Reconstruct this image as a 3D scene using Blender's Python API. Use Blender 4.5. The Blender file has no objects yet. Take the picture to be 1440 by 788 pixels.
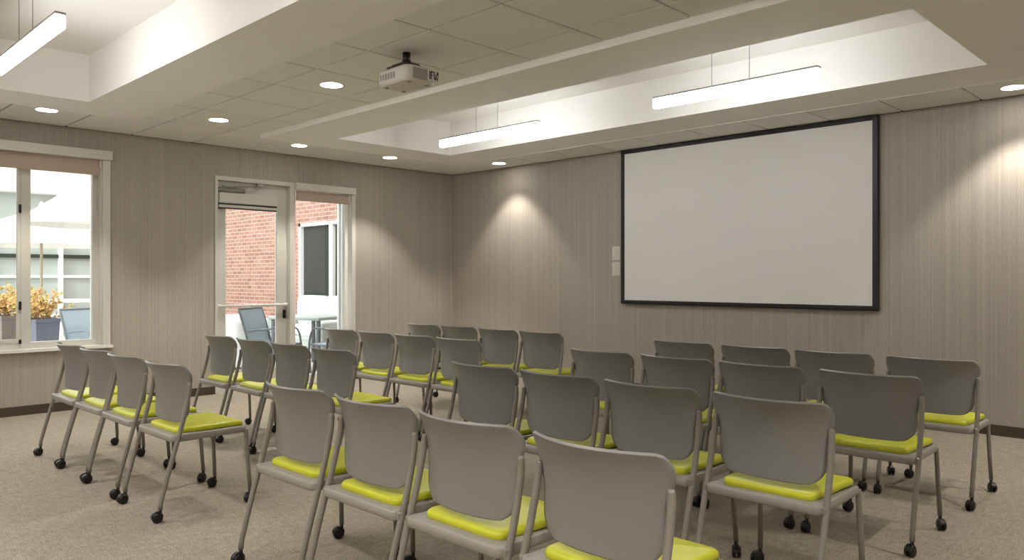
import bpy, math, random
from mathutils import Vector, Matrix

random.seed(7)
PI = math.pi
scn = bpy.context.scene
COL = scn.collection

# ------------------------------------------------------------------ helpers
class MB:
    """collects shapes, then links them as ONE mesh object"""
    def __init__(self):
        self.v = []; self.f = []; self.s = []
    def add(self, vs, fs, smooth=False):
        b = len(self.v)
        self.v += [tuple(p) for p in vs]
        self.f += [[i + b for i in f] for f in fs]
        self.s += [smooth] * len(fs)
        return self
    def box(self, x0, x1, y0, y1, z0, z1):
        x0, x1 = min(x0, x1), max(x0, x1); y0, y1 = min(y0, y1), max(y0, y1); z0, z1 = min(z0, z1), max(z0, z1)
        vs = [(x, y, z) for z in (z0, z1) for y in (y0, y1) for x in (x0, x1)]
        return self.add(vs, [[0, 2, 3, 1], [4, 5, 7, 6], [0, 1, 5, 4], [2, 6, 7, 3], [0, 4, 6, 2], [1, 3, 7, 5]])
    def bbox(self, x0, x1, y0, y1, z0, z1, b=.004):
        """box with chamfered edges (convex hull style rings)"""
        x0, x1 = min(x0, x1), max(x0, x1); y0, y1 = min(y0, y1), max(y0, y1); z0, z1 = min(z0, z1), max(z0, z1)
        b = min(b, (x1 - x0) / 3, (y1 - y0) / 3, (z1 - z0) / 3)
        def ring(i, z):
            return [(x0 + b + i, y0 + i, z), (x1 - b - i, y0 + i, z), (x1 - i, y0 + b + i, z), (x1 - i, y1 - b - i, z),
                    (x1 - b - i, y1 - i, z), (x0 + b + i, y1 - i, z), (x0 + i, y1 - b - i, z), (x0 + i, y0 + b + i, z)]
        rs = [ring(b * .8, z0), ring(0, z0 + b), ring(0, z1 - b), ring(b * .8, z1)]
        return self.loft(rs, cap=True, smooth=False)
    def loft(self, rings, cap=True, smooth=True, closed=True):
        n = len(rings[0]); vs = [p for r in rings for p in r]; fs = []
        for a in range(len(rings) - 1):
            for i in range(n if closed else n - 1):
                j = (i + 1) % n
                fs.append([a * n + i, a * n + j, (a + 1) * n + j, (a + 1) * n + i])
        self.add(vs, fs, smooth)
        if cap:
            b = len(self.v) - len(vs)
            self.f.append([b + i for i in reversed(range(n))]); self.s.append(False)
            self.f.append([b + (len(rings) - 1) * n + i for i in range(n)]); self.s.append(False)
        return self
    def tube(self, pts, r, n=10, cap=True):
        pts = [Vector(p) for p in pts]; rings = []
        up = None
        for k, p in enumerate(pts):
            d = (pts[min(k + 1, len(pts) - 1)] - pts[max(k - 1, 0)]).normalized()
            if up is None:
                up = Vector((1, 0, 0)) if abs(d.x) < .8 else Vector((0, 1, 0))
            a = d.cross(up).normalized(); c = a.cross(d).normalized(); up = c
            rr = r[k] if isinstance(r, (list, tuple)) else r
            rings.append([p + (a * math.cos(2 * PI * i / n) + c * math.sin(2 * PI * i / n)) * rr for i in range(n)])
        return self.loft(rings, cap, True)
    def lathe(self, prof, n=24, c=(0, 0, 0), axis='z', cap=True):
        rings = []
        for r, h in prof:
            ring = []
            for i in range(n):
                a = 2 * PI * i / n; u, w = r * math.cos(a), r * math.sin(a)
                if axis == 'z': ring.append((c[0] + u, c[1] + w, c[2] + h))
                elif axis == 'x': ring.append((c[0] + h, c[1] + u, c[2] + w))
                else: ring.append((c[0] + w, c[1] + h, c[2] + u))
            rings.append(ring)
        return self.loft(rings, cap, True)
    def build(self, name, mat, parent=None, loc=None):
        me = bpy.data.meshes.new(name)
        me.from_pydata(self.v, [], self.f); me.update()
        for p, s in zip(me.polygons, self.s): p.use_smooth = s
        import bmesh
        bm = bmesh.new(); bm.from_mesh(me); bmesh.ops.recalc_face_normals(bm, faces=bm.faces); bm.to_mesh(me); bm.free()
        me.materials.append(mat)
        o = bpy.data.objects.new(name, me); COL.objects.link(o)
        if parent is not None: o.parent = parent
        if loc: o.location = loc
        return o

def spline(pts, k=5):
    """Catmull-Rom through pts"""
    P = [Vector(p) for p in pts]; P = [P[0] * 2 - P[1]] + P + [P[-1] * 2 - P[-2]]; out = []
    for i in range(1, len(P) - 2):
        for j in range(k):
            t = j / k; a, b, c, d = P[i - 1:i + 3]
            out.append(.5 * ((2 * b) + (c - a) * t + (2 * a - 5 * b + 4 * c - d) * t * t + (3 * b - a - 3 * c + d) * t ** 3))
    out.append(P[-2]); return out

def tag(o, label, cat, group=None, kind=None):
    o['label'] = label; o['category'] = cat
    if group: o['group'] = group
    if kind: o['kind'] = kind
    return o
def thing(name, label, cat, loc=(0, 0, 0), rz=0, group=None, kind=None):
    o = bpy.data.objects.new(name, None); COL.objects.link(o); o.empty_display_size = .1
    o.location = loc; o.rotation_euler = (0, 0, rz)
    return tag(o, label, cat, group, kind)
def copy_tree(o, parent=None):
    c = o.copy(); COL.objects.link(c)
    if parent is not None: c.parent = parent
    for ch in [x for x in o.children]: copy_tree(ch, c)
    return c

# ---------------------------------------------------------------- materials
def lin(r, g, b):
    f = lambda c: c / 12.92 if c <= .04045 else ((c + .055) / 1.055) ** 2.4
    return (f(r / 255), f(g / 255), f(b / 255), 1)
class NT:
    def __init__(self, name):
        self.m = bpy.data.materials.new(name); self.m.use_nodes = True
        self.t = self.m.node_tree; self.b = self.t.nodes['Principled BSDF']
    def n(self, ty, **kw):
        x = self.t.nodes.new(ty)
        for k, v in kw.items():
            if k in x.inputs.keys(): x.inputs[k].default_value = v
            else: setattr(x, k, v)
        return x
    def l(self, a, b): self.t.links.new(a, b)
    def ramp(self, fac, stops):
        r = self.n('ShaderNodeValToRGB'); e = r.color_ramp.elements
        while len(e) < len(stops): e.new(.5)
        for i, (p, c) in enumerate(stops): e[i].position = p; e[i].color = c
        self.l(fac, r.inputs['Fac']); return r.outputs['Color']
    def pos(self, scale):
        g = self.n('ShaderNodeNewGeometry'); m = self.n('ShaderNodeVectorMath', operation='MULTIPLY')
        m.inputs[1].default_value = scale; self.l(g.outputs['Position'], m.inputs[0]); return m.outputs['Vector']
    def obj(self, scale):
        g = self.n('ShaderNodeTexCoord'); m = self.n('ShaderNodeVectorMath', operation='MULTIPLY')
        m.inputs[1].default_value = scale; self.l(g.outputs['Object'], m.inputs[0]); return m.outputs['Vector']
    def noise(self, vec, scale, detail=3, rough=.55):
        x = self.n('ShaderNodeTexNoise', Scale=scale, Detail=detail, Roughness=rough); self.l(vec, x.inputs['Vector'])
        return x.outputs['Fac']
    def bump(self, fac, strength, dist):
        x = self.n('ShaderNodeBump', Strength=strength, Distance=dist); self.l(fac, x.inputs['Height'])
        self.l(x.outputs['Normal'], self.b.inputs['Normal'])
    def mix(self, fac, a, b, ty='MIX'):
        x = self.n('ShaderNodeMix', data_type='RGBA', blend_type=ty)
        if isinstance(fac, (int, float)): x.inputs[0].default_value = fac
        else: self.l(fac, x.inputs[0])
        for s, c in ((6, a), (7, b)):
            if isinstance(c, tuple): x.inputs[s].default_value = c
            else: self.l(c, x.inputs[s])
        return x.outputs[2]

def plain(name, col, rough=.5, metal=0, var=.06, scale=30, bump=0, spec=.5, obj=True):
    q = NT(name); b = q.b
    v = q.obj((1, 1, 1)) if obj else q.pos((1, 1, 1))
    f = q.noise(v, scale, 3)
    lo = tuple(c * (1 - var) for c in col[:3]) + (1,); hi = tuple(min(1, c * (1 + var)) for c in col[:3]) + (1,)
    q.l(q.ramp(f, [(.3, lo), (.7, hi)]), b.inputs['Base Color'])
    b.inputs['Roughness'].default_value = rough; b.inputs['Metallic'].default_value = metal
    b.inputs['Specular IOR Level'].default_value = spec
    if bump: q.bump(f, bump, .002)
    return q.m
def emit(name, col, strength):
    q = NT(name); b = q.b
    b.inputs['Base Color'].default_value = (.9, .9, .88, 1); b.inputs['Emission Color'].default_value = col
    b.inputs['Emission Strength'].default_value = strength; return q.m
def glass(name, tint=(.97, .985, .975, 1), refl=.08):
    m = bpy.data.materials.new(name); m.use_nodes = True; t = m.node_tree; t.nodes.clear()
    o = t.nodes.new('ShaderNodeOutputMaterial'); mx = t.nodes.new('ShaderNodeMixShader')
    tr = t.nodes.new('ShaderNodeBsdfTransparent'); gl = t.nodes.new('ShaderNodeBsdfGlossy'); lw = t.nodes.new('ShaderNodeFresnel')
    tr.inputs[0].default_value = tint; gl.inputs['Roughness'].default_value = .02; lw.inputs[0].default_value = 1.45
    gl.inputs[0].default_value = (1, 1, 1, 1)
    t.links.new(lw.outputs[0], mx.inputs[0]); t.links.new(tr.outputs[0], mx.inputs[1]); t.links.new(gl.outputs[0], mx.inputs[2])
    t.links.new(mx.outputs[0], o.inputs[0]); return m

def wallpaper():
    q = NT('wallpaper')
    fine = q.noise(q.pos((1, 1, .004)), 80, 2, .6)
    wide = q.noise(q.pos((1, 1, .004)), 14, 4, .7)
    fleck = q.noise(q.pos((1, 1, .08)), 170, 2, .5)
    c = q.ramp(fine, [(.30, lin(159, 152, 142)), (.52, lin(170, 163, 153)), (.72, lin(188, 181, 171))])
    c = q.mix(.32, c, q.ramp(wide, [(.35, lin(160, 152, 142)), (.65, lin(182, 175, 165))]))
    c = q.mix(.15, c, q.ramp(fleck, [(.35, lin(140, 131, 120)), (.65, lin(186, 178, 168))]))
    q.l(c, q.b.inputs['Base Color']); q.b.inputs['Roughness'].default_value = .62
    q.b.inputs['Specular IOR Level'].default_value = .3
    q.bump(fine, .15, .002); return q.m
def carpet():
    q = NT('carpet')
    big = q.noise(q.pos((1, 1, 1)), 2.0, 4, .6)
    mid = q.noise(q.pos((1, 1, 1)), 19, 5, .75)
    # short broken dashes in two directions, like a tufted loop pile
    da = q.noise(q.pos((11, 62, 1)), 1.0, 3, .65); db = q.noise(q.pos((62, 11, 1)), 1.0, 3, .65)
    pile = q.noise(q.pos((1, 1, 1)), 150, 3, .7)
    c = q.ramp(mid, [(.36, lin(108, 99, 87)), (.5, lin(148, 138, 124)), (.64, lin(184, 175, 161))])
    c = q.mix(.42, c, q.ramp(da, [(.38, lin(100, 91, 79)), (.62, lin(192, 183, 168))]))
    c = q.mix(.36, c, q.ramp(db, [(.38, lin(102, 93, 81)), (.62, lin(188, 179, 164))]))
    c = q.mix(.25, c, q.ramp(big, [(.35, lin(128, 117, 101)), (.65, lin(156, 146, 130))]))
    c = q.mix(.45, c, q.ramp(pile, [(.36, lin(76, 67, 57)), (.64, lin(208, 199, 184))]))
    q.l(c, q.b.inputs['Base Color']); q.b.inputs['Roughness'].default_value = .95
    q.b.inputs['Specular IOR Level'].default_value = .1
    q.bump(pile, .6, .006); return q.m
def brick(name, lo, hi, mortar):
    q = NT(name)
    g = q.n('ShaderNodeNewGeometry'); s = q.n('ShaderNodeSeparateXYZ'); q.l(g.outputs['Position'], s.inputs[0])
    a = q.n('ShaderNodeMath', operation='ADD'); q.l(s.outputs[0], a.inputs[0]); q.l(s.outputs[1], a.inputs[1])
    c = q.n('ShaderNodeCombineXYZ'); q.l(a.outputs[0], c.inputs[0]); q.l(s.outputs[2], c.inputs[1])
    b = q.n('ShaderNodeTexBrick', Scale=1.0); q.l(c.outputs[0], b.inputs['Vector'])
    b.inputs['Color1'].default_value = lo; b.inputs['Color2'].default_value = hi; b.inputs['Mortar'].default_value = mortar
    b.inputs['Brick Width'].default_value = .215; b.inputs['Row Height'].default_value = .075
    b.inputs['Mortar Size'].default_value = .007; b.inputs['Mortar Smooth'].default_value = .3; b.inputs['Bias'].default_value = -.1
    n = q.noise(q.pos((1, 1, 1)), 14, 4)
    q.l(q.mix(.25, b.outputs['Color'], q.ramp(n, [(.3, lo), (.7, hi)])), q.b.inputs['Base Color'])
    q.b.inputs['Roughness'].default_value = .85; q.bump(b.outputs['Fac'], -.4, .01); return q.m

M = dict(
    wall=wallpaper(), carpet=carpet(),
    gyp=plain('painted_plaster', lin(238, 236, 232), .75, var=.012, scale=4, spec=.2, obj=False),
    edge=plain('lit_edge_white', lin(246, 244, 238), .5, var=.01, spec=.4, obj=False),  # whiter than the plaster: light on the soffit edge put into the colour
    tile=plain('acoustic_tile', lin(230, 229, 225), .9, var=.05, scale=160, bump=.2, spec=.1, obj=False),
    grid=plain('ceiling_grid_steel', lin(170, 167, 160), .6, var=.02, spec=.3),
    base=plain('baseboard_rubber', lin(72, 60, 50), .55, var=.08),
    frame=plain('window_frame_paint', lin(208, 206, 198), .45, var=.02),
    wframe=plain('white_frame_paint', lin(232, 230, 224), .45, var=.02),
    blind=plain('blind_fabric', lin(184, 168, 152), .85, var=.06, scale=200, bump=.2, spec=.2),
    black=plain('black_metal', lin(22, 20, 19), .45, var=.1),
    satin=plain('satin_steel', lin(150, 148, 144), .35, .6, var=.04),
    glass=glass('window_glass'),
    screen=plain('projection_fabric', lin(232, 229, 226), .8, var=.006, scale=3, spec=.2),
    shell=plain('chair_shell_plastic', lin(131, 130, 129), .32, var=.02, scale=60, spec=.6),
    pan=plain('chair_pan_plastic', lin(150, 146, 140), .38, var=.03, scale=60, spec=.45),
    tube=plain('chair_tube_paint', lin(132, 127, 120), .36, var=.03, scale=60, spec=.5),
    lime=plain('lime_vinyl', lin(194, 198, 44), .34, var=.05, scale=45, bump=.05, spec=.5),
    caster=plain('caster_rubber', lin(18, 17, 17), .4, var=.12),
    proj=plain('projector_plastic', lin(206, 200, 192), .45, var=.02),
    projd=plain('projector_grey_plastic', lin(150, 143, 136), .5, var=.03),
    plate=plain('switch_plate_plastic', lin(214, 210, 198), .4, var=.02),
    tube_light=emit('light_diffuser', (.985, .99, 1.0, 1), 12.0),
    can_light=emit('downlight_lens', (1.0, .96, .89, 1), 14.0),
    brick=brick('red_brick', lin(140, 98, 83), lin(170, 129, 113), lin(196, 182, 170)),
    paving=plain('patio_paving', lin(206, 202, 196), .85, var=.06, scale=8, obj=False),
    bldg=plain('white_cladding', lin(238, 238, 234), .6, var=.02, obj=False),
    bglass=plain('grey_green_glazing', lin(164, 170, 162), .3, var=.06, scale=.8, obj=False),
    dglass=plain('dark_glazing', lin(52, 55, 51), .3, var=.1, scale=1.2, obj=False, spec=.15),
    canvas=plain('white_canvas', lin(244, 242, 238), .85, var=.02),
    pole=plain('umbrella_pole_metal', lin(176, 166, 148), .4, var=.03),
    sling=plain('grey_blue_sling', lin(158, 170, 178), .8, var=.04, scale=120),
    cmetal=plain('patio_chair_metal', lin(108, 113, 116), .45, var=.06),
    linen=plain('white_linen', lin(242, 244, 243), .8, var=.02),
    ttop=plain('grey_table_top', lin(168, 176, 170), .5, var=.04),
    potb=plain('blue_grey_pot', lin(96, 98, 112), .5, var=.06),
    potr=plain('brown_grey_pot', lin(116, 104, 98), .5, var=.12, scale=6),
    soil=plain('soil', lin(70, 55, 42), .95, var=.2),
)
def foliage():
    q = NT('autumn_leaves'); f = q.noise(q.pos((1, 1, 1)), 16, 2)
    q.l(q.ramp(f, [(.3, lin(132, 132, 78)), (.45, lin(206, 178, 96)), (.58, lin(208, 160, 108)), (.7, lin(172, 112, 104))]), q.b.inputs['Base Color'])
    q.b.inputs['Roughness'].default_value = .7; return q.m
M['leaf'] = foliage()

# --------------------------------------------------------- room dimensions
RX, RY, H, ROOF = 9.2, -8.4, 2.74, 3.3           # window wall x=0, screen wall y=0
SOF, TOP = 2.695, 3.07                           # underside of the plaster boxes, top of their trays
WT = .22

def struct(name, mb, mat, label, cat, parent=None):
    o = mb.build(name, mat, parent)
    if parent is None: tag(o, label, cat, kind='structure')
    return o

struct('floor', MB().box(0, RX, RY, 0, -.1, 0), M['carpet'], 'beige flecked carpet under the rows of chairs', 'floor')

# window wall with three openings
WIN = (-7.65, -4.62, .60, 2.50); DOOR = (-3.47, -2.50, 0, 2.41); SIDE = (-2.50, -1.67, 0, 2.41)
w = MB()
w.box(-WT, 0, RY - WT, WIN[0], -.1, ROOF); w.box(-WT, 0, WIN[0], WIN[1], -.1, WIN[2]); w.box(-WT, 0, WIN[0], WIN[1], WIN[3], ROOF)
w.box(-WT, 0, WIN[1], DOOR[0], -.1, ROOF); w.box(-WT, 0, DOOR[0], SIDE[1], DOOR[3], ROOF); w.box(-WT, 0, DOOR[0], SIDE[1], -.1, 0)
w.box(-WT, 0, SIDE[1], WT, -.1, ROOF)
struct('wall_left', w, M['wall'], 'taupe striped wall with the window and the glass door', 'wall')
struct('wall_front', MB().box(0, RX + WT, 0, WT, -.1, ROOF), M['wall'], 'taupe striped wall behind the projection screen', 'wall')
struct('wall_right', MB().box(RX, RX + WT, RY - WT, 0, -.1, ROOF), M['wall'], 'taupe striped wall opposite the window wall', 'wall')
struct('wall_back', MB().box(0, RX, RY - WT, RY, -.1, ROOF), M['wall'], 'taupe striped wall opposite the projection screen', 'wall')

b = MB()
for y0, y1 in ((RY, DOOR[0] - .0), (SIDE[1], 0)):
    b.box(0, .014, y0, y1, 0, .085); b.box(0, .019, y0, y1, 0, .012)
struct('baseboard_left', b, M['base'], 'dark brown baseboard along the window wall', 'baseboard')
struct('baseboard_front', MB().box(.014, RX, -.014, 0, 0, .085).box(.014, RX, -.019, 0, 0, .012), M['base'], 'dark brown baseboard along the screen wall', 'baseboard')

# ceiling: acoustic tiles round two lower plaster boxes with trays
BX0, BX1 = 1.0, 7.45
BOX = [dict(y0=-3.44, y1=-.82, t=(1.53, 6.96, -2.88, -1.38)), dict(y0=-7.25, y1=-4.68, t=(1.53, 6.96, -6.72, -5.20))]
regions = [(0, BX0, RY, 0), (BX1, RX, RY, 0), (BX0, BX1, BOX[0]['y1'], 0), (BX0, BX1, BOX[1]['y1'], BOX[0]['y0']), (BX0, BX1, RY, BOX[1]['y0'])]
gl = [.50 + .61 * k for k in range(16)]; gy = [-.07 - .61 * k for k in range(16)]
grid_mb = MB()
for r in regions: grid_mb.box(r[0], r[1], r[2], r[3], H + .010, H + .03)
for bx in BOX:                                     # lid over each plaster box so the ceiling is closed
    grid_mb.box(BX0, BX1, bx['y0'], bx['y1'], TOP + .03, TOP + .05)
ceil = tag(grid_mb.build('ceiling', M['grid']), 'pale suspended tile ceiling with two plaster light trays', 'ceiling', kind='structure')
tm = MB()
def cuts(a, b, lines):
    c = [a] + sorted(l for l in lines if a + .12 < l < b - .12) + [b]
    return list(zip(c[:-1], c[1:]))
# the perimeter band is laid out in one go so that joints run through
def tile(x0, x1, y0, y1):
    g, e, z0, z1 = .007, .006, H, H + .012
    o = [(x0 + g, y0 + g), (x1 - g, y0 + g), (x1 - g, y1 - g), (x0 + g, y1 - g)]
    i = [(x0 + g + e, y0 + g + e), (x1 - g - e, y0 + g + e), (x1 - g - e, y1 - g - e), (x0 + g + e, y1 - g - e)]
    tm.loft([[(x, y, z1) for x, y in o], [(x, y, z0 + .004) for x, y in o], [(x, y, z0) for x, y in i]], cap=True, smooth=False)
for r in regions:
    for xa, xb in cuts(r[0], r[1], gl):
        for ya, yb in cuts(r[2], r[3], gy):
            tile(xa, xb, ya, yb)
tm.build('tile', M['tile'], ceil)
for bx in BOX:
    s = MB(); t = bx['t']; y0, y1 = bx['y0'], bx['y1']
    # underside ring, outer faces, tray sides, tray top: solid, made of six slabs
    s.box(BX0, t[0], y0, y1, SOF, TOP + .03); s.box(t[1], BX1, y0, y1, SOF, TOP + .03)
    s.box(t[0], t[1], y0, t[2], SOF, TOP + .03); s.box(t[0], t[1], t[3], y1, SOF, TOP + .03)
    s.box(t[0], t[1], t[2], t[3], TOP, TOP + .03)
    s.build('soffit', M['gyp'], ceil)
    e = MB(); ex, et = .012, .02
    for xa, xb, ya, yb in () if bx is BOX[1] else ((BX0 - ex, BX1 + ex, y0 - ex, y0), (BX0 - ex, BX1 + ex, y1, y1 + ex), (BX0 - ex, BX0, y0, y1), (BX1, BX1 + ex, y0, y1)):
        e.box(xa, xb, ya, yb, SOF - .002, H + .012)
    if e.v: e.build('lit_edge_strip', M['edge'], ceil)  # added strip, whitened so the soffit edge looks lit
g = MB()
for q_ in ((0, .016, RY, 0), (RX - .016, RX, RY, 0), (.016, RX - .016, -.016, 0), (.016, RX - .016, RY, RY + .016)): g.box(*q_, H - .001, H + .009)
g.build('shadow_strip', M['black'], ceil)  # black strips draw the shadow line where walls meet the ceiling
MB().box(-WT, RX + WT, RY - WT, WT, ROOF, ROOF + .1).build('roof_deck', M['gyp'], ceil)

# ------------------------------------------------------------ window + door
def rect_frame(mb, xa, xb, y0, y1, z0, z1, l, r, t, b):
    if l: mb.box(xa, xb, y0, y0 + l, z0, z1)
    if r: mb.box(xa, xb, y1 - r, y1, z0, z1)
    if t: mb.box(xa, xb, y0 + l, y1 - r, z1 - t, z1)
    if b: mb.box(xa, xb, y0 + l, y1 - r, z0, z0 + b)
    return mb

win = thing('window_1', 'white framed two pane window in the striped wall', 'window', (0, 0, 0), kind='structure')
c = MB()
c.box(0, .025, -4.62, -4.55, .60, 2.45); c.box(0, .025, -7.72, -7.65, .60, 2.45)     # casing
c.box(-.16, 0, -4.635, -4.62, .60, 2.50); c.box(-.16, 0, -7.65, -7.635, .60, 2.50)   # reveals
c.build('casing', M['frame'], win)
f = MB(); rect_frame(f, -.15, -.08, -7.635, -4.635, .60, 2.50, .05, .05, .05, .07)
f.box(-.15, -.07, -5.305, -5.225, .60, 2.50); f.box(-.15, -.07, -7.045, -6.965, .60, 2.50)
f.build('window_frame', M['frame'], win)
f = MB(); rect_frame(f, -.105, -.075, -6.965, -5.305, .67, 2.45, .025, .03, .03, .035); f.build('sash', M['frame'], win)
MB().box(-.16, .045, -7.74, -4.53, .585, .612).build('window_sill', M['wframe'], win)
MB().box(-.118, -.112, -7.585, -7.045, .67, 2.45).build('pane', M['glass'], win)
MB().box(-.118, -.112, -6.94, -5.33, .70, 2.42).build('pane', M['glass'], win)
MB().box(-.118, -.112, -5.225, -4.685, .67, 2.45).build('pane', M['glass'], win)
for z in (1.93, 1.02, .70):
    MB().bbox(-.075, -.055, -5.322, -5.302, z - .04, z + .04 if z > .8 else z, .004).build('latch', M['black'], win)
MB().bbox(0, .075, -7.74, -4.545, 2.450, 2.540, .004).build('valance', M['frame'], win)

def roller_blind(name, label, y0, y1, ztop, zbot, x):
    t = thing(name, label, 'blind', (x, (y0 + y1) / 2, 0))
    hw = (y1 - y0) / 2
    fb = MB(); pr = [(-.004, ztop), (-.004, zbot), (.0, zbot), (.0, ztop)]
    fb.loft([[(a, -hw, z) for a, z in pr], [(a, hw, z) for a, z in pr]], smooth=False); fb.build('blind_fabric', M['blind'], t)
    MB().lathe([(.022, -hw), (.022, hw)], 16, (-.028, 0, ztop - .03), 'y').build('roller', M['blind'], t)
    MB().bbox(-.011, .005, -hw, hw, zbot - .012, zbot + .012, .004).build('hem_bar', M['blind'], t)
    for s in (-1, 1):
        MB().bbox(-.05, .012, s * (hw + .002), s * (hw + .012), ztop - .07, ztop - .003, .002).build('bracket', M['wframe'], t)
    return t
roller_blind('roller_blind', 'taupe roller blind rolled up under the white valance of the two pane window', -7.63, -4.645, 2.448, 2.31, .0)
roller_blind('roller_blind', 'taupe roller blind rolled up above the glass panel beside the door', -2.485, -1.75, 2.325, 2.215, .012)

door = thing('door_1', 'pale framed glass door to the patio', 'door', (0, 0, 0), kind='structure')
f = MB(); rect_frame(f, -.14, .012, -3.47, -2.50, 0, 2.41, .03, .06, .045, 0)
f.build('door_frame', M['frame'], door)
leaf = MB(); rect_frame(leaf, -.115, -.07, -3.437, -2.563, .01, 2.36, .125, .125, .12, .22)
leaf = leaf.build('door_leaf', M['frame'], door)
MB().box(-.097, -.091, -3.313, -2.687, .23, 2.24).build('pane', M['glass'], door)
pb = MB(); pb.tube([(-.02, -3.42, .965), (-.02, -2.585, .965)], .016, 12)
pb.bbox(-.07, -.012, -3.43, -3.39, .945, .985, .004); pb.bbox(-.07, -.012, -2.615, -2.575, .945, .985, .004)
pb.build('push_bar', M['wframe'], door)
MB().bbox(-.07, -.05, -2.615, -2.58, .80, .90, .004).build('lock_cylinder', M['black'], door)
cl = MB(); cl.lathe([(.018, -.17), (.026, -.165), (.026, .155), (.018, .165)], 16, (-.03, -3.27, 2.265), 'y')
cl.bbox(-.07, -.02, -3.40, -3.13, 2.245, 2.285, .006)
cl.build('door_closer', M['satin'], door)
ar = MB(); ar.tube([(-.02, -3.36, 2.288), (.07, -3.13, 2.302), (.0, -2.93, 2.335)], .009, 8); ar.bbox(-.02, .03, -2.98, -2.90, 2.325, 2.36, .004)
ar.tube([(-.02, -3.36, 2.26), (-.02, -3.36, 2.31)], .016, 10)
ar.build('closer_arm', M['satin'], door)
k = MB().lathe([(.027, 0), (.027, .02), (.018, .025)], 16, (-.03, -3.458, 2.265), 'y'); k.build('closer_cap', M['black'], door)

bt = thing('door_blind', 'white cased blind rolled up at the top of the glass door', 'blind', (-.06, -3.06, 0))
MB().bbox(-.008, .05, -.36, .36, 2.115, 2.235, .01).build('cassette', M['frame'], bt)
MB().box(.0, .044, -.345, .345, 2.098, 2.115).build('shadow_strip', M['black'], bt)  # black strip draws the shaded slot under the cassette
MB().bbox(.0, .046, -.35, .35, 2.066, 2.098, .006).build('hem_bar', M['frame'], bt)
MB().box(.0, .04, -.345, .345, 2.054, 2.066).build('dark_slot', M['black'], bt)  # black strip for the dark slot under the hem bar
MB().bbox(-.008, .052, -.392, -.362, 2.10, 2.215, .006).build('end_cap', M['satin'], bt)

side = thing('window_2', 'tall narrow glass panel beside the glass door', 'window', (0, 0, 0), kind='structure')
f = MB(); rect_frame(f, -.16, -.06, -2.50, -1.67, 0, 2.41, .05, .085, .06, .10); f.box(-.06, .0, -1.70, -1.67, 0, 2.41); f.box(-.20, -.16, -1.78, -1.67, 0, 2.41)
f.build('window_frame', M['wframe'], side)
MB().box(0, .014, -1.70, -1.645, 0, 2.41).build('casing', M['frame'], side)
MB().box(-.118, -.112, -2.45, -1.755, .10, 2.35).build('pane', M['glass'], side)
MB().bbox(-.02, .06, -2.497, -1.665, 2.330, 2.412, .004).build('valance', M['frame'], side)

# ------------------------------------------------------- projection screen
sc_ = thing('projection_screen', 'large white projection screen in a black frame on the striped wall', 'screen', (4.392, 0, 0))
hw = 1.408
MB().box(-hw + .03, hw - .03, -.052, -.045, 1.0, 2.715).build('screen_fabric', M['screen'], sc_)
f = MB()
f.bbox(-hw, hw, -.064, -.002, 2.69, 2.735, .003); f.bbox(-hw, -hw + .046, -.060, -.002, 1.0, 2.69, .003)
f.bbox(hw - .046, hw, -.060, -.002, 1.0, 2.69, .003)
f.build('frame', M['black'], sc_)
MB().bbox(-hw - .004, hw + .004, -.066, -.002, .985, 1.028, .01).build('bottom_bar', M['black'], sc_)

for i, (z0, lab) in enumerate(((1.485, 'upper of two pale switch plates beside the projection screen'), (1.305, 'lower of two pale switch plates beside the projection screen'))):
    t = thing('switch_plate', lab, 'switch', (2.875, 0, z0 + .08), group='wall plates beside the screen')
    MB().bbox(-.057, .057, -.008, 0, -.08, .08, .003).build('plate', M['plate'], t)
    MB().bbox(-.018, .018, -.014, -.008, -.034, .034, .002).build('rocker', M['plate'], t)

# ------------------------------------------------------------------ lights
def add_light(name, ty, loc, energy, col, parent=None, **kw):
    d = bpy.data.lights.new(name, ty); d.energy = energy; d.color = col
    for k, v in kw.items(): setattr(d, k, v)
    o = bpy.data.objects.new(name, d); COL.objects.link(o); o.location = loc
    if parent is not None: o.parent = parent
    return o

def pendant(loc, L, label, rz=0):
    t = thing('pendant_light', label, 'ceiling light', loc, rz, 'linear pendant lights in the ceiling trays')
    h = L / 2
    MB().bbox(-h, h, -.028, .028, -.006, .008, .003).build('housing', M['satin'], t)
    MB().bbox(-h + .003, h - .003, -.026, .026, -.078, -.006, .004).build('diffuser', M['tube_light'], t)
    for s in (-.15, .15):
        MB().tube([(s, 0, .01), (s, 0, TOP - loc[2])], .0022, 6).build('cable', M['satin'], t)
        MB().lathe([(.03, -.02), (.03, 0)], 16, (s, 0, TOP - loc[2])).build('canopy_cup', M['gyp'], t)
    return t
PY = -2.13
pendant((2.935, PY, 2.688), 1.35, 'lit linear pendant in the screen side tray, end towards the window wall')
pendant((5.50, PY, 2.688), 1.31, 'lit linear pendant in the screen side tray, just above the screen')
pendant((3.04, -6.0, 2.688), 1.36, 'lit linear pendant hanging in the ceiling tray above the window')
pendant((5.61, -6.0, 2.688), 1.36, 'lit linear pendant in the ceiling tray above the last row of chairs')

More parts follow.
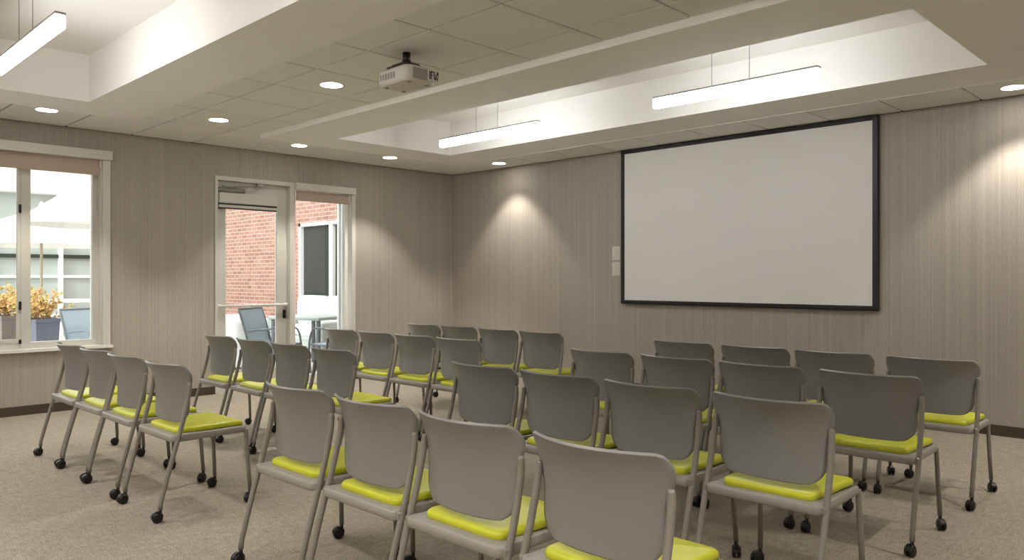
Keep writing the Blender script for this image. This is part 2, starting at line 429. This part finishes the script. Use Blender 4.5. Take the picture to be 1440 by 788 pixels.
SPOT = [(.71, -5.29, 'downlight above the two pane window', 30), (1.36, -4.05, 'downlight in the tile strip between window and glass door', 30),
        (3.23, -4.03, 'downlight in the tile strip beside the projector', 30), (.65, -2.81, 'downlight in front of the glass door', 30),
        (.66, -1.59, 'downlight near the corner on the window wall side', 34), (1.27, -.33, 'downlight close to the screen wall near the corner', 24),
        (6.89, -.32, 'downlight close to the screen wall beyond the screen', 26),
        (8.3, -1.6, 'unseen fill lamp added near the corner on the blank wall side', 34), (8.3, -2.81, 'unseen fill lamp added along the blank wall, second from the screen', 34),  # out of view from here on, added as fill light
        (8.3, -5.29, 'unseen fill lamp added along the blank wall, third from the screen', 34),
        (2.4, -7.83, 'fill lamp added near the back wall, first from the window wall', 52), (4.6, -7.83, 'fill lamp added near the back wall, second from the window wall', 52),  # unseen back lamps, added to brighten the chair backs
        (6.8, -7.83, 'fill lamp added near the back wall, third from the window wall', 52), (8.3, -7.0, 'fill lamp added behind the last row of chairs', 40)]
for x, y, lab, e in SPOT:
    t = thing('downlight', 'round recessed ' + lab, 'ceiling light', (x, y, H), group='recessed downlights')
    MB().lathe([(.082, -.001), (.098, -.004), (.10, 0), (.082, .0)], 32, cap=False).build('trim_ring', M['gyp'], t)
    MB().lathe([(.082, -.0015), (.06, -.003), (.001, -.003)], 32, cap=False).build('lens', M['can_light'], t)
    add_light('downlight_lamp', 'SPOT', (0, 0, -.012), e * 2.1, (1.0, .935, .83), t, spot_size=math.radians(126 if y < -6.5 else 94), spot_blend=.45, shadow_soft_size=.085)

# --------------------------------------------------------------- projector
pj = thing('projector', 'white projector hanging from the tile ceiling on a black mount', 'projector', (4.305, -4.15, .022))
m = MB(); m.lathe([(.025, 2.719), (.025, 2.65)], 20); m.lathe([(.029, 2.665), (.029, 2.64)], 20)
m.build('mount_pole', M['black'], pj)
m = MB(); m.bbox(-.085, .08, -.07, .06, 2.602, 2.640, .01); m.bbox(-.115, -.075, -.08, .06, 2.585, 2.630, .008); m.bbox(.05, .075, -.06, .06, 2.590, 2.635, .006)
m.build('mount_bracket', M['black'], pj)
# body: rounded slab, wider than deep, long side along the screen wall
def rrect(hx, hy, r, z, n=6):
    o = []
    for cx, cy, a0 in ((hx - r, hy - r, 0), (-hx + r, hy - r, PI / 2), (-hx + r, -hy + r, PI), (hx - r, -hy + r, 1.5 * PI)):
        for i in range(n + 1):
            a = a0 + PI / 2 * i / n; o.append((cx + r * math.cos(a), cy + r * math.sin(a), z))
    return o
b = MB(); b.loft([rrect(.145, .10, .04, 2.500), rrect(.158, .113, .05, 2.505), rrect(.168, .122, .055, 2.527), rrect(.168, .122, .055, 2.58), rrect(.163, .118, .052, 2.595), rrect(.150, .105, .04, 2.602)])
b.build('body', M['proj'], pj)
MB().bbox(.164, .178, -.08, .115, 2.515, 2.582, .004).build('vent_panel', M['projd'], pj)
p = MB().bbox(.170, .186, .03, .118, 2.512, 2.584, .003).build('port_panel', M['proj'], pj)
q = MB()
for y0, y1, z0, z1 in ((.038, .045, 2.522, 2.575), (.05, .056, 2.522, 2.575), (.056, .068, 2.566, 2.575), (.056, .064, 2.545, 2.552), (.074, .080, 2.53, 2.575), (.080, .092, 2.522, 2.534), (.088, .094, 2.53, 2.56), (.1, .112, 2.553, 2.575), (.1, .106, 2.522, 2.545)):
    q.box(.1855, .1885, y0, y1, z0, z1)
q.build('port_socket', M['black'], pj)
ln = MB().lathe([(.035, .10), (.035, .137), (.028, .137), (.026, .128), (.002, .126)], 20, (.07, 0, 2.545), 'y'); ln.build('lens', M['black'], pj)
v = MB()
for k_ in range(6): v.box(-.12 + k_ * .028, -.102 + k_ * .028, -.1235, -.1205, 2.53, 2.57)
v.build('vent_slot', M['projd'], pj)
f = MB()
for sx in (-.12, .12):
    for sy in (-.07, .07): f.lathe([(.012, 2.493), (.012, 2.504)], 12, (sx, sy, 0))
f.build('foot_pad', M['projd'], pj)

# ------------------------------------------------------------------ chairs
def chair_shell():
    """moulded back: wraps round the sides, leans back at the top, rounded corners"""
    Z0, Z1 = .492, .812
    NU, NV = 28, 26
    def half(z):
        t = (z - Z0) / (Z1 - Z0); q_ = max(0, min(1, (t - .45) / .42)); w = .220 + .008 * t + .027 * q_ * q_ * (3 - 2 * q_)
        d = z - Z0; rb = .082
        if d < rb: w -= .078 * (1 - math.sqrt(max(0, 1 - (1 - d / rb) ** 2)))
        d = Z1 - z; rt_ = .075
        if d < rt_: w -= .034 * (1 - (max(0, 1 - (1 - d / rt_) ** 2.2)) ** (1 / 2.2))
        return w
    def P(u, z):
        t = (z - Z0) / (Z1 - Z0); w = half(z); x = u * w
        y = -.130 - .004 * t - .066 * t ** 4                       # rake of the middle
        y += 1.10 * abs(x) ** 2 * (.78 + .42 * t)                  # side wrap
        return Vector((x, y, z))
    zs = []
    for k in range(NV + 1):
        t = k / NV; t = t - .10 * math.sin(2 * PI * t)            # rows crowd at the two ends
        zs.append(Z0 + (Z1 - Z0) * t)
    us = [-1 + 2 * k / NU for k in range(NU + 1)]
    grid = [[P(u, z) for u in us] for z in zs]
    def nrm(i, j):
        a = grid[min(i + 1, NV)][j] - grid[max(i - 1, 0)][j]; b_ = grid[i][min(j + 1, NU)] - grid[i][max(j - 1, 0)]
        return b_.cross(a).normalized()
    th = .0048
    mb = MB(); N = (NV + 1) * (NU + 1); vs = []
    for sgn in (1, -1):
        for i in range(NV + 1):
            for j in range(NU + 1): vs.append(grid[i][j] + nrm(i, j) * th * sgn)
    W = NU + 1; fs = []
    for o in (0, N):
        for i in range(NV):
            for j in range(NU): fs.append([o + i * W + j, o + i * W + j + 1, o + (i + 1) * W + j + 1, o + (i + 1) * W + j])
    mb.add(vs, fs, True)
    rim = [(0, j) for j in range(NU)] + [(i, NU) for i in range(NV)] + [(NV, j) for j in range(NU, 0, -1)] + [(i, 0) for i in range(NV, 0, -1)]
    n0 = len(mb.v)
    rf = []
    for k in range(len(rim)):
        a = rim[k]; c = rim[(k + 1) % len(rim)]
        A, C = a[0] * W + a[1], c[0] * W + c[1]; rf.append([A, C, C + N, A + N])
    mb.f += rf; mb.s += [False] * len(rf)
    return mb
def pad_outline(hwr, hwf, yr, yf, rr, rf, z, inset=0, n=7):
    hwr -= inset; hwf -= inset; yr += inset; yf -= inset; rr = max(.01, rr - inset * .5); rf = max(.01, rf - inset * .5)
    o = []
    for cx, cy, r, a0 in ((hwf - rf, yf - rf, rf, 0), (-hwf + rf, yf - rf, rf, PI / 2), (-hwr + rr, yr + rr, rr, PI), (hwr - rr, yr + rr, rr, 1.5 * PI)):
        for i in range(n + 1):
            a = a0 + PI / 2 * i / n; o.append((cx + r * math.cos(a), cy + r * math.sin(a), z))
    return o
def sag(ring, k=1.0):
    """dishes a seat outline: rear middle a little lower, front lip rolls down"""
    out = []
    for x, y, z in ring:
        dz = -.010 * (1 - (x / .24) ** 2) * max(0, min(1, (.12 - y) / .28))
        if y > .17: dz -= 1.6 * (y - .17) ** 2
        out.append((x, y, z + dz * k))
    return out
def pan_mesh():
    a = (.238, .224, -.182, .262, .022, .05); mb = MB()
    mb.loft([sag(pad_outline(*a, z, i)) for z, i in ((.402, .016), (.405, .004), (.409, 0), (.436, 0), (.440, .003), (.441, .010))])
    return mb
def cushion_mesh():
    a = (.192, .205, -.138, .248, .035, .042); mb = MB()
    rings = [sag(pad_outline(*a, z, i)) for z, i in ((.441, .004), (.444, .0), (.458, .0), (.464, .002), (.4685, .007), (.4705, .015))]
    rings += [sag(pad_outline(*a, .4705 + .006 * math.sin(k / 5 * PI / 2), .015 + .03 * k)) for k in range(1, 6)]
    mb.loft(rings); return mb
def rear_leg(s):
    pts = [(s * .247, -.246, .068), (s * .247, -.245, .095)] + [tuple(p) for p in spline([(s * .247, -.238, .125), (s * .248, -.196, .28), (s * .248, -.152, .43), (s * .246, -.118, .55), (s * .243, -.094, .66), (s * .240, -.090, .715)], 5)]
    mb = MB(); n = len(pts); r = [.0125] * n; r[-1] = .0095; r[-2] = .0122
    mb.tube(pts, r, 12)
    mb.bbox(s * .232, s * .254, -.172, -.128, .407, .438, .005)     # lug that grips the seat pan
    return mb
def front_leg(s):
    pts = [(s * .2115, .246, .418), (s * .2125, .247, .40), (s * .218, .257, .22), (s * .224, .266, .068)]
    return MB().tube(pts, .0115, 12)
def caster(x, y, ang):
    mb = MB(); c, s = math.cos(ang), math.sin(ang)
    loc = MB()
    loc.lathe([(.0085, .03), (.0085, .072)], 10)                                         # stem
    for sx in (-1, 1):
        loc.lathe([(.012, sx * .003), (.0245, sx * .004), (.027, sx * .007), (.027, sx * .0155), (.022, sx * .019), (.008, sx * .019)], 18, (0, -.016, .027), 'x')
    loc.lathe([(.007, -.02), (.007, .02)], 10, (0, -.016, .026), 'x')
    hood = [];                                                                           # curved hood over both wheels
    for k in range(9):
        a = math.radians(10 + 160 * k / 8); hood.append([(-.011, -.016 + .031 * math.cos(a), .027 + .031 * math.sin(a)), (.011, -.016 + .031 * math.cos(a), .027 + .031 * math.sin(a)),
                                                        (.011, -.016 + .027 * math.cos(a), .027 + .0275 * math.sin(a)), (-.011, -.016 + .027 * math.cos(a), .027 + .0275 * math.sin(a))])
    loc.loft(hood, True, False)
    mb.v = [(x + p[0] * c - p[1] * s, y + p[0] * s + p[1] * c, p[2]) for p in loc.v]; mb.f = loc.f; mb.s = loc.s
    return mb
def make_chair():
    t = thing('stacking_chair', '', 'chair', group='grey stacking chairs with lime cushions')
    pan_mesh().build('seat_pan', M['pan'], t); cushion_mesh().build('cushion', M['lime'], t)
    chair_shell().build('backrest', M['shell'], t)
    for s, a in ((-1, .15), (1, -.2)):
        l = rear_leg(s).build('leg', M['tube'], t); caster(s * .247, -.246, a).build('caster', M['caster'], l)
    for s, a in ((-1, -.4), (1, .6)):
        l = front_leg(s).build('leg', M['tube'], t); caster(s * .224, .266, a).build('caster', M['caster'], l)
    return t
proto = make_chair()
DY = .246                                            # rear casters -> chair origin
RIGHT = [(-2.43, (5.20, 5.765, 6.305, 6.88)), (-3.42, (5.21, 5.775, 6.31, 6.88)), (-4.50, (5.25, 5.785, 6.33, 6.895)), (-5.63, (5.27, 5.83, 6.37, 6.93))]
LEFT = [(-2.40, (2.13, 2.67, 3.212, 3.75)), (-3.41, (2.183, 2.725, 3.26, 3.81)), (-4.55, (2.17, 2.74, 3.275, 3.84)), (-5.655, (2.225, 2.76, 3.295, 3.915))]
ROW = ('first row from the screen', 'second row from the screen', 'third row from the screen', 'last row from the screen')
PLACE = ('beside the aisle', 'second from the aisle', 'third from the aisle', 'at the far end')
rng = random.Random(3); first = True
for rows, block, flip in ((RIGHT, 'screen-side', False), (LEFT, 'door-side', True)):
    for r, (yr, xs) in enumerate(rows):
        for c_, x in enumerate(xs):
            o = proto if first else copy_tree(proto); first = False
            o.location = (x, yr + DY, 0); o.rotation_euler = (0, 0, math.radians(rng.uniform(-.6, .6)))
            o['label'] = 'grey lime-cushioned chair in %s block, %s, %s' % (block, ROW[r], PLACE[3 - c_ if flip else c_])

# ----------------------------------------------------------------- outside
struct('patio_floor', MB().box(-24, -WT, -22, 4, -.16, -.02), M['paving'], 'pale patio paving outside the glass door', 'patio')
BW = .35                                              # brick wing south face
w = MB(); X0, X1, Z0, Z1 = -4.80, -2.30, .75, 2.30
w.box(-14, X0, BW, BW + .3, -.02, 4.2); w.box(X1, -WT - .02, BW, BW + .3, -.02, 4.2); w.box(X0, X1, BW, BW + .3, -.02, Z0); w.box(X0, X1, BW, BW + .3, Z1, 4.2)
w.box(-14, -13.7, BW + .3, 6, -.02, 4.2)
struct('wall_outside', w, M['brick'], 'sunlit red brick wall across the patio', 'wall')
w3 = thing('window_3', 'white framed dark window in the red brick wall', 'window', (0, 0, 0), kind='structure')
f = MB()
f.box(X0, X0 + .07, BW - .02, BW + .1, Z0, Z1); f.box(X1 - .07, X1, BW - .02, BW + .1, Z0, Z1); f.box(X0, X1, BW - .02, BW + .1, Z1 - .06, Z1); f.box(X0, X1, BW - .02, BW + .1, Z0, Z0 + .06)
f.box(-3.76, -3.65, BW - .015, BW + .09, Z0, Z1)
f.build('window_frame', M['wframe'], w3)
MB().box(X0 + .07, -3.76, BW + .05, BW + .06, Z0 + .06, Z1 - .06).build('pane', M['dglass'], w3)
MB().box(-3.65, X1 - .07, BW + .05, BW + .06, Z0 + .06, Z1 - .06).build('pane', M['dglass'], w3)

bd = thing('office_building', 'white framed glass building across the patio', 'building', (-11, 0, 0))
MB().box(-.6, -.1, -16, -.2, -.02, 3.2).build('glazing', M['bglass'], bd)
MB().bbox(-.6, .25, -16, -.1, 3.12, 3.50, .02).box(-.6, .1, -16, -.1, 3.50, 3.9).box(-.6, .45, -16, -.1, 3.9, 5.2).build('fascia', M['bldg'], bd)
MB().box(-.1, -.02, -16, -.2, 1.72, 1.80).build('spandrel', M['dglass'], bd)
MB().box(-.1, -.04, -16, -.2, 1.28, 1.34).build('glazing_bar', M['bldg'], bd)
for k in range(9):
    y = -.58 - 1.42 * k - .0
    MB().box(-.1, .05, y - .035, y + .035, -.02, 3.15).build('column', M['bldg'], bd)
MB().box(.5, .56, -16, -.2, .74, .82).box(.5, .56, -16, -.2, .44, .50).build('railing', M['bldg'], bd)
for k in range(8):
    y = -1.3 - 1.42 * k; MB().box(.5, .56, y - .03, y + .03, -.02, .74).build('railing_post', M['bldg'], bd)

def umbrella(loc, r, zc, za, label):
    t = thing('patio_umbrella', label, 'umbrella', loc, 0, 'white patio umbrellas')
    MB().lathe([(.024, 0.0), (.024, za - .05)], 14).build('pole', M['pole'], t)
    cv = MB(); n = 8
    def ring(rr, z, th=0): return [(rr * math.cos(2 * PI * (i + .3) / n), rr * math.sin(2 * PI * (i + .3) / n), z + th) for i in range(n)]
    cv.loft([ring(r, zc - .10), ring(r, zc), ring(r * .55, zc + (za - zc) * .52), ring(.05, za), ring(.04, za - .012), ring(r * .55, zc + (za - zc) * .52 - .012), ring(r - .012, zc - .012), ring(r - .012, zc - .10)], False, False)
    cv.build('canopy', M['canvas'], t)
    hubz = zc + (za - zc) * .25
    MB().lathe([(.045, hubz - .05), (.05, hubz)], 14).build('hub', M['pole'], t)
    for i in range(n):
        a = 2 * PI * (i + .3) / n; rr = r * .55
        MB().tube([(.05 * math.cos(a), .05 * math.sin(a), hubz - .03), (rr * math.cos(a), rr * math.sin(a), zc + (za - zc) * .52 - .025)], .008, 6).build('rib', M['pole'], t)
    MB().lathe([(.045, za - .01), (.05, za + .04), (.02, za + .12), (.002, za + .13)], 12).build('finial', M['canvas'], t)
    MB().lathe([(.30, 0), (.30, .05), (.05, .08), (.04, .25)], 20).build('base', M['pole'], t)
    return t
umbrella((-7.56, -3.25, -.02), 1.45, 1.98, 2.55, 'white patio umbrella standing behind the flower planters')
umbrella((-4.58, -3.11, -.02), 1.2, 2.2, 2.9, 'white patio umbrella with only its canopy edge in view by the window frame')

def planter(loc, hw, h, mat, label, seed):
    t = thing('planter', label, 'plant', loc, .35, 'flower planters on the patio')
    p = MB(); p.loft([[(sx * (hw * k), sy * (hw * k), z) for sx, sy in ((-1, -1), (1, -1), (1, 1), (-1, 1))] for k, z in ((.82, 0), (1, h - .05), (1.04, h - .05), (1.04, h), (.94, h), (.93, h - .06))], True, False)
    p.build('pot', mat, t)
    MB().box(-hw * .93, hw * .93, -hw * .93, hw * .93, h - .07, h - .05).build('soil', M['soil'], t)
    r = random.Random(seed); lf = MB(); st = MB()
    for k in range(26):
        a, l = r.uniform(0, 2 * PI), r.uniform(.18, .48); sp = r.uniform(.02, .34)
        tip = Vector((sp * math.cos(a), sp * math.sin(a), h - .06 + l)); root = Vector((sp * .25 * math.cos(a), sp * .25 * math.sin(a), h - .06))
        st.tube([root, root.lerp(tip, .5) + Vector((0, 0, .04)), tip], .004, 5)
        for j in range(20):
            c = root.lerp(tip, r.uniform(.35, 1.05)); d = Vector((r.gauss(0, 1), r.gauss(0, 1), r.gauss(.2, .8))).normalized()
            sd = d.cross(Vector((r.gauss(0, 1), r.gauss(0, 1), r.gauss(0, 1)))).normalized(); L = r.uniform(.04, .085); W = L * .3; nn = d.cross(sd) * .006
            c = c + d * .02
            lf.add([c, c + d * L * .5 + sd * W + nn, c + d * L, c + d * L * .5 - sd * W + nn], [[0, 1, 2, 3]])
    st.build('stem', M['leaf'], t); o = lf.build('foliage', M['leaf'], t); o['kind'] = 'stuff'
    return t
planter((-3.37, -4.32, -.02), .165, .76, M['potb'], 'blue-grey planter of autumn foliage between the window mullion and a sling chair', 1)
planter((-4.25, -4.50, -.02), .21, .78, M['potr'], 'brown-grey planter of autumn foliage beyond the window mullion, farther from the glass door', 5)

def patio_chair(loc, rz, label):
    t = thing('patio_chair', label, 'chair', loc, rz, 'sling patio chairs')
    fr = MB()
    for s in (-.26, .26):
        fr.tube(spline([(s, .22, 0), (s, .26, .32), (s, .20, .62), (s, -.02, .64), (s, -.20, .62)], 5), .014, 8)
        fr.tube(spline([(s, -.32, 0), (s, -.24, .30), (s, -.20, .44), (s, -.27, .70), (s, -.34, .90)], 5), .014, 8)
        fr.tube([(s, .25, .43), (s, -.20, .42)], .012, 8)
    fr.tube([(-.26, .25, .43), (.26, .25, .43)], .012, 8); fr.tube([(-.26, -.34, .90), (.26, -.34, .90)], .014, 8); fr.tube([(-.26, -.21, .43), (.26, -.21, .43)], .012, 8)
    fr.build('frame', M['cmetal'], t)
    sb = MB(); pr = [tuple(p) for p in spline([(0, .25, .437), (0, 0, .425), (0, -.19, .44), (0, -.265, .70), (0, -.335, .90)], 5)]
    sb.loft([[(-.25, y, z) for _, y, z in pr] + [(-.25, y - .004, z - .006) for _, y, z in reversed(pr)], [(.25, y, z) for _, y, z in pr] + [(.25, y - .004, z - .006) for _, y, z in reversed(pr)]], True, False)
    sb.build('sling', M['sling'], t)
    return t
patio_chair((-.97, -2.25, -.02), -1.05, 'grey sling patio chair beside the white clothed table')
patio_chair((-.50, -1.58, -.02), 1.9, 'grey sling patio chair in front of the grey patio table')
patio_chair((-2.3, -3.95, -.02), -1.2, 'grey sling patio chair standing next to the blue-grey planter')
patio_chair((-.68, -4.32, -.02), 2.2, 'grey sling patio chair just outside the two pane window')

def clothed_table(loc, r, h, label):
    t = thing('patio_table', label, 'table', loc)
    cl = MB(); n = 48; rings = []
    for z, k, wv in ((h, .02, 0), (h, .96, 0), (h - .01, 1.0, 0), (h - .12, 1.02, .025), (h - .4, 1.06, .05), (.06, 1.10, .06)):
        rings.append([(r * (k + wv * math.sin(9 * 2 * PI * i / n)) * math.cos(2 * PI * i / n), r * (k + wv * math.sin(9 * 2 * PI * i / n)) * math.sin(2 * PI * i / n), z) for i in range(n)])
    cl.loft(rings, False); cl.build('tablecloth', M['linen'], t)
    MB().lathe([(.25, 0), (.25, .03), (.04, .05), (.04, h - .02), (.2, h - .015)], 16).build('pedestal', M['cmetal'], t)
    return t
clothed_table((-2.45, -2.36, -.02), .48, .76, 'round patio table under a white cloth seen through the glass door')
vs = MB().lathe([(.04, 0), (.07, .04), (.075, .14), (.04, .22), (.045, .26), (.03, .26), (.03, .02)], 20, cap=False)
o = vs.build('vase', M['linen'], None, (-2.35, -2.50, .742)); tag(o, 'white vase standing on the white clothed patio table', 'vase')

t = thing('patio_table', 'grey square patio table seen through the panel beside the door', 'table', (-1.75, -1.15, -.02), .3)
MB().bbox(-.48, .48, -.48, .48, .70, .745, .01).build('table_top', M['ttop'], t)
for sx in (-.42, .42):
    for sy in (-.42, .42): MB().bbox(sx - .025, sx + .025, sy - .025, sy + .025, 0, .70, .004).build('leg', M['cmetal'], t)

t = thing('patio_sofa', 'white cushioned patio sofa under the dark window in the brick wall', 'sofa', (-3.3, -.30, -.02), PI)
MB().bbox(-.85, .85, -.38, .36, .06, .34, .03).build('base', M['ttop'], t)
for x in (-.42, .42):
    MB().bbox(x - .40, x + .40, -.34, .34, .34, .48, .05).build('seat_cushion', M['linen'], t)
    c = MB(); c.loft([[(x - .38 + i, -.40 + i * .2, z), (x + .38 - i, -.40 + i * .2, z), (x + .38 - i, -.20 - i * .2, z), (x - .38 + i, -.20 - i * .2, z)] for z, i in ((.48, .04), (.56, 0), (.84, .0), (.95, .03), (.99, .12))], True, True)
    c.build('back_cushion', M['linen'], t)
for s in (-1, 1): MB().bbox(s * .85, s * .95, -.38, .36, .0, .60, .02).build('arm', M['ttop'], t)
for x in (-.8, .8):
    for y in (-.33, .31): MB().box(x - .03, x + .03, y - .03, y + .03, 0, .06).build('leg', M['cmetal'], t)

# ------------------------------------------------------------ world + camera
wd = bpy.data.worlds.new('sky'); scn.world = wd; wd.use_nodes = True
bg = wd.node_tree.nodes['Background']; bg.inputs[0].default_value = (.90, .955, 1.0, 1); bg.inputs[1].default_value = 1.7
sun = add_light('sun', 'SUN', (-6, -8, 9), 1.2, (1, .96, .9), angle=math.radians(6))
sun.rotation_euler = Vector((-.35, .75, -.75)).to_track_quat('-Z', 'Y').to_euler()

cam = bpy.data.cameras.new('camera'); co = bpy.data.objects.new('camera', cam); COL.objects.link(co); scn.camera = co
cam.sensor_width = 36; cam.lens = 36 * 1089 / 1440; cam.clip_start = .05; cam.clip_end = 200
co.location = (8.318, -7.247, 1.28); co.rotation_euler = (PI / 2, 0, math.radians(44.58))
cam.shift_y = (391 - 394) / 1440 * -1 * -1
scn.view_settings.view_transform = 'Standard'; scn.view_settings.look = 'None'; scn.view_settings.gamma = 1
scn.view_settings.exposure = 1.05
try: scn.view_settings.use_curve_mapping = False
except Exception: pass
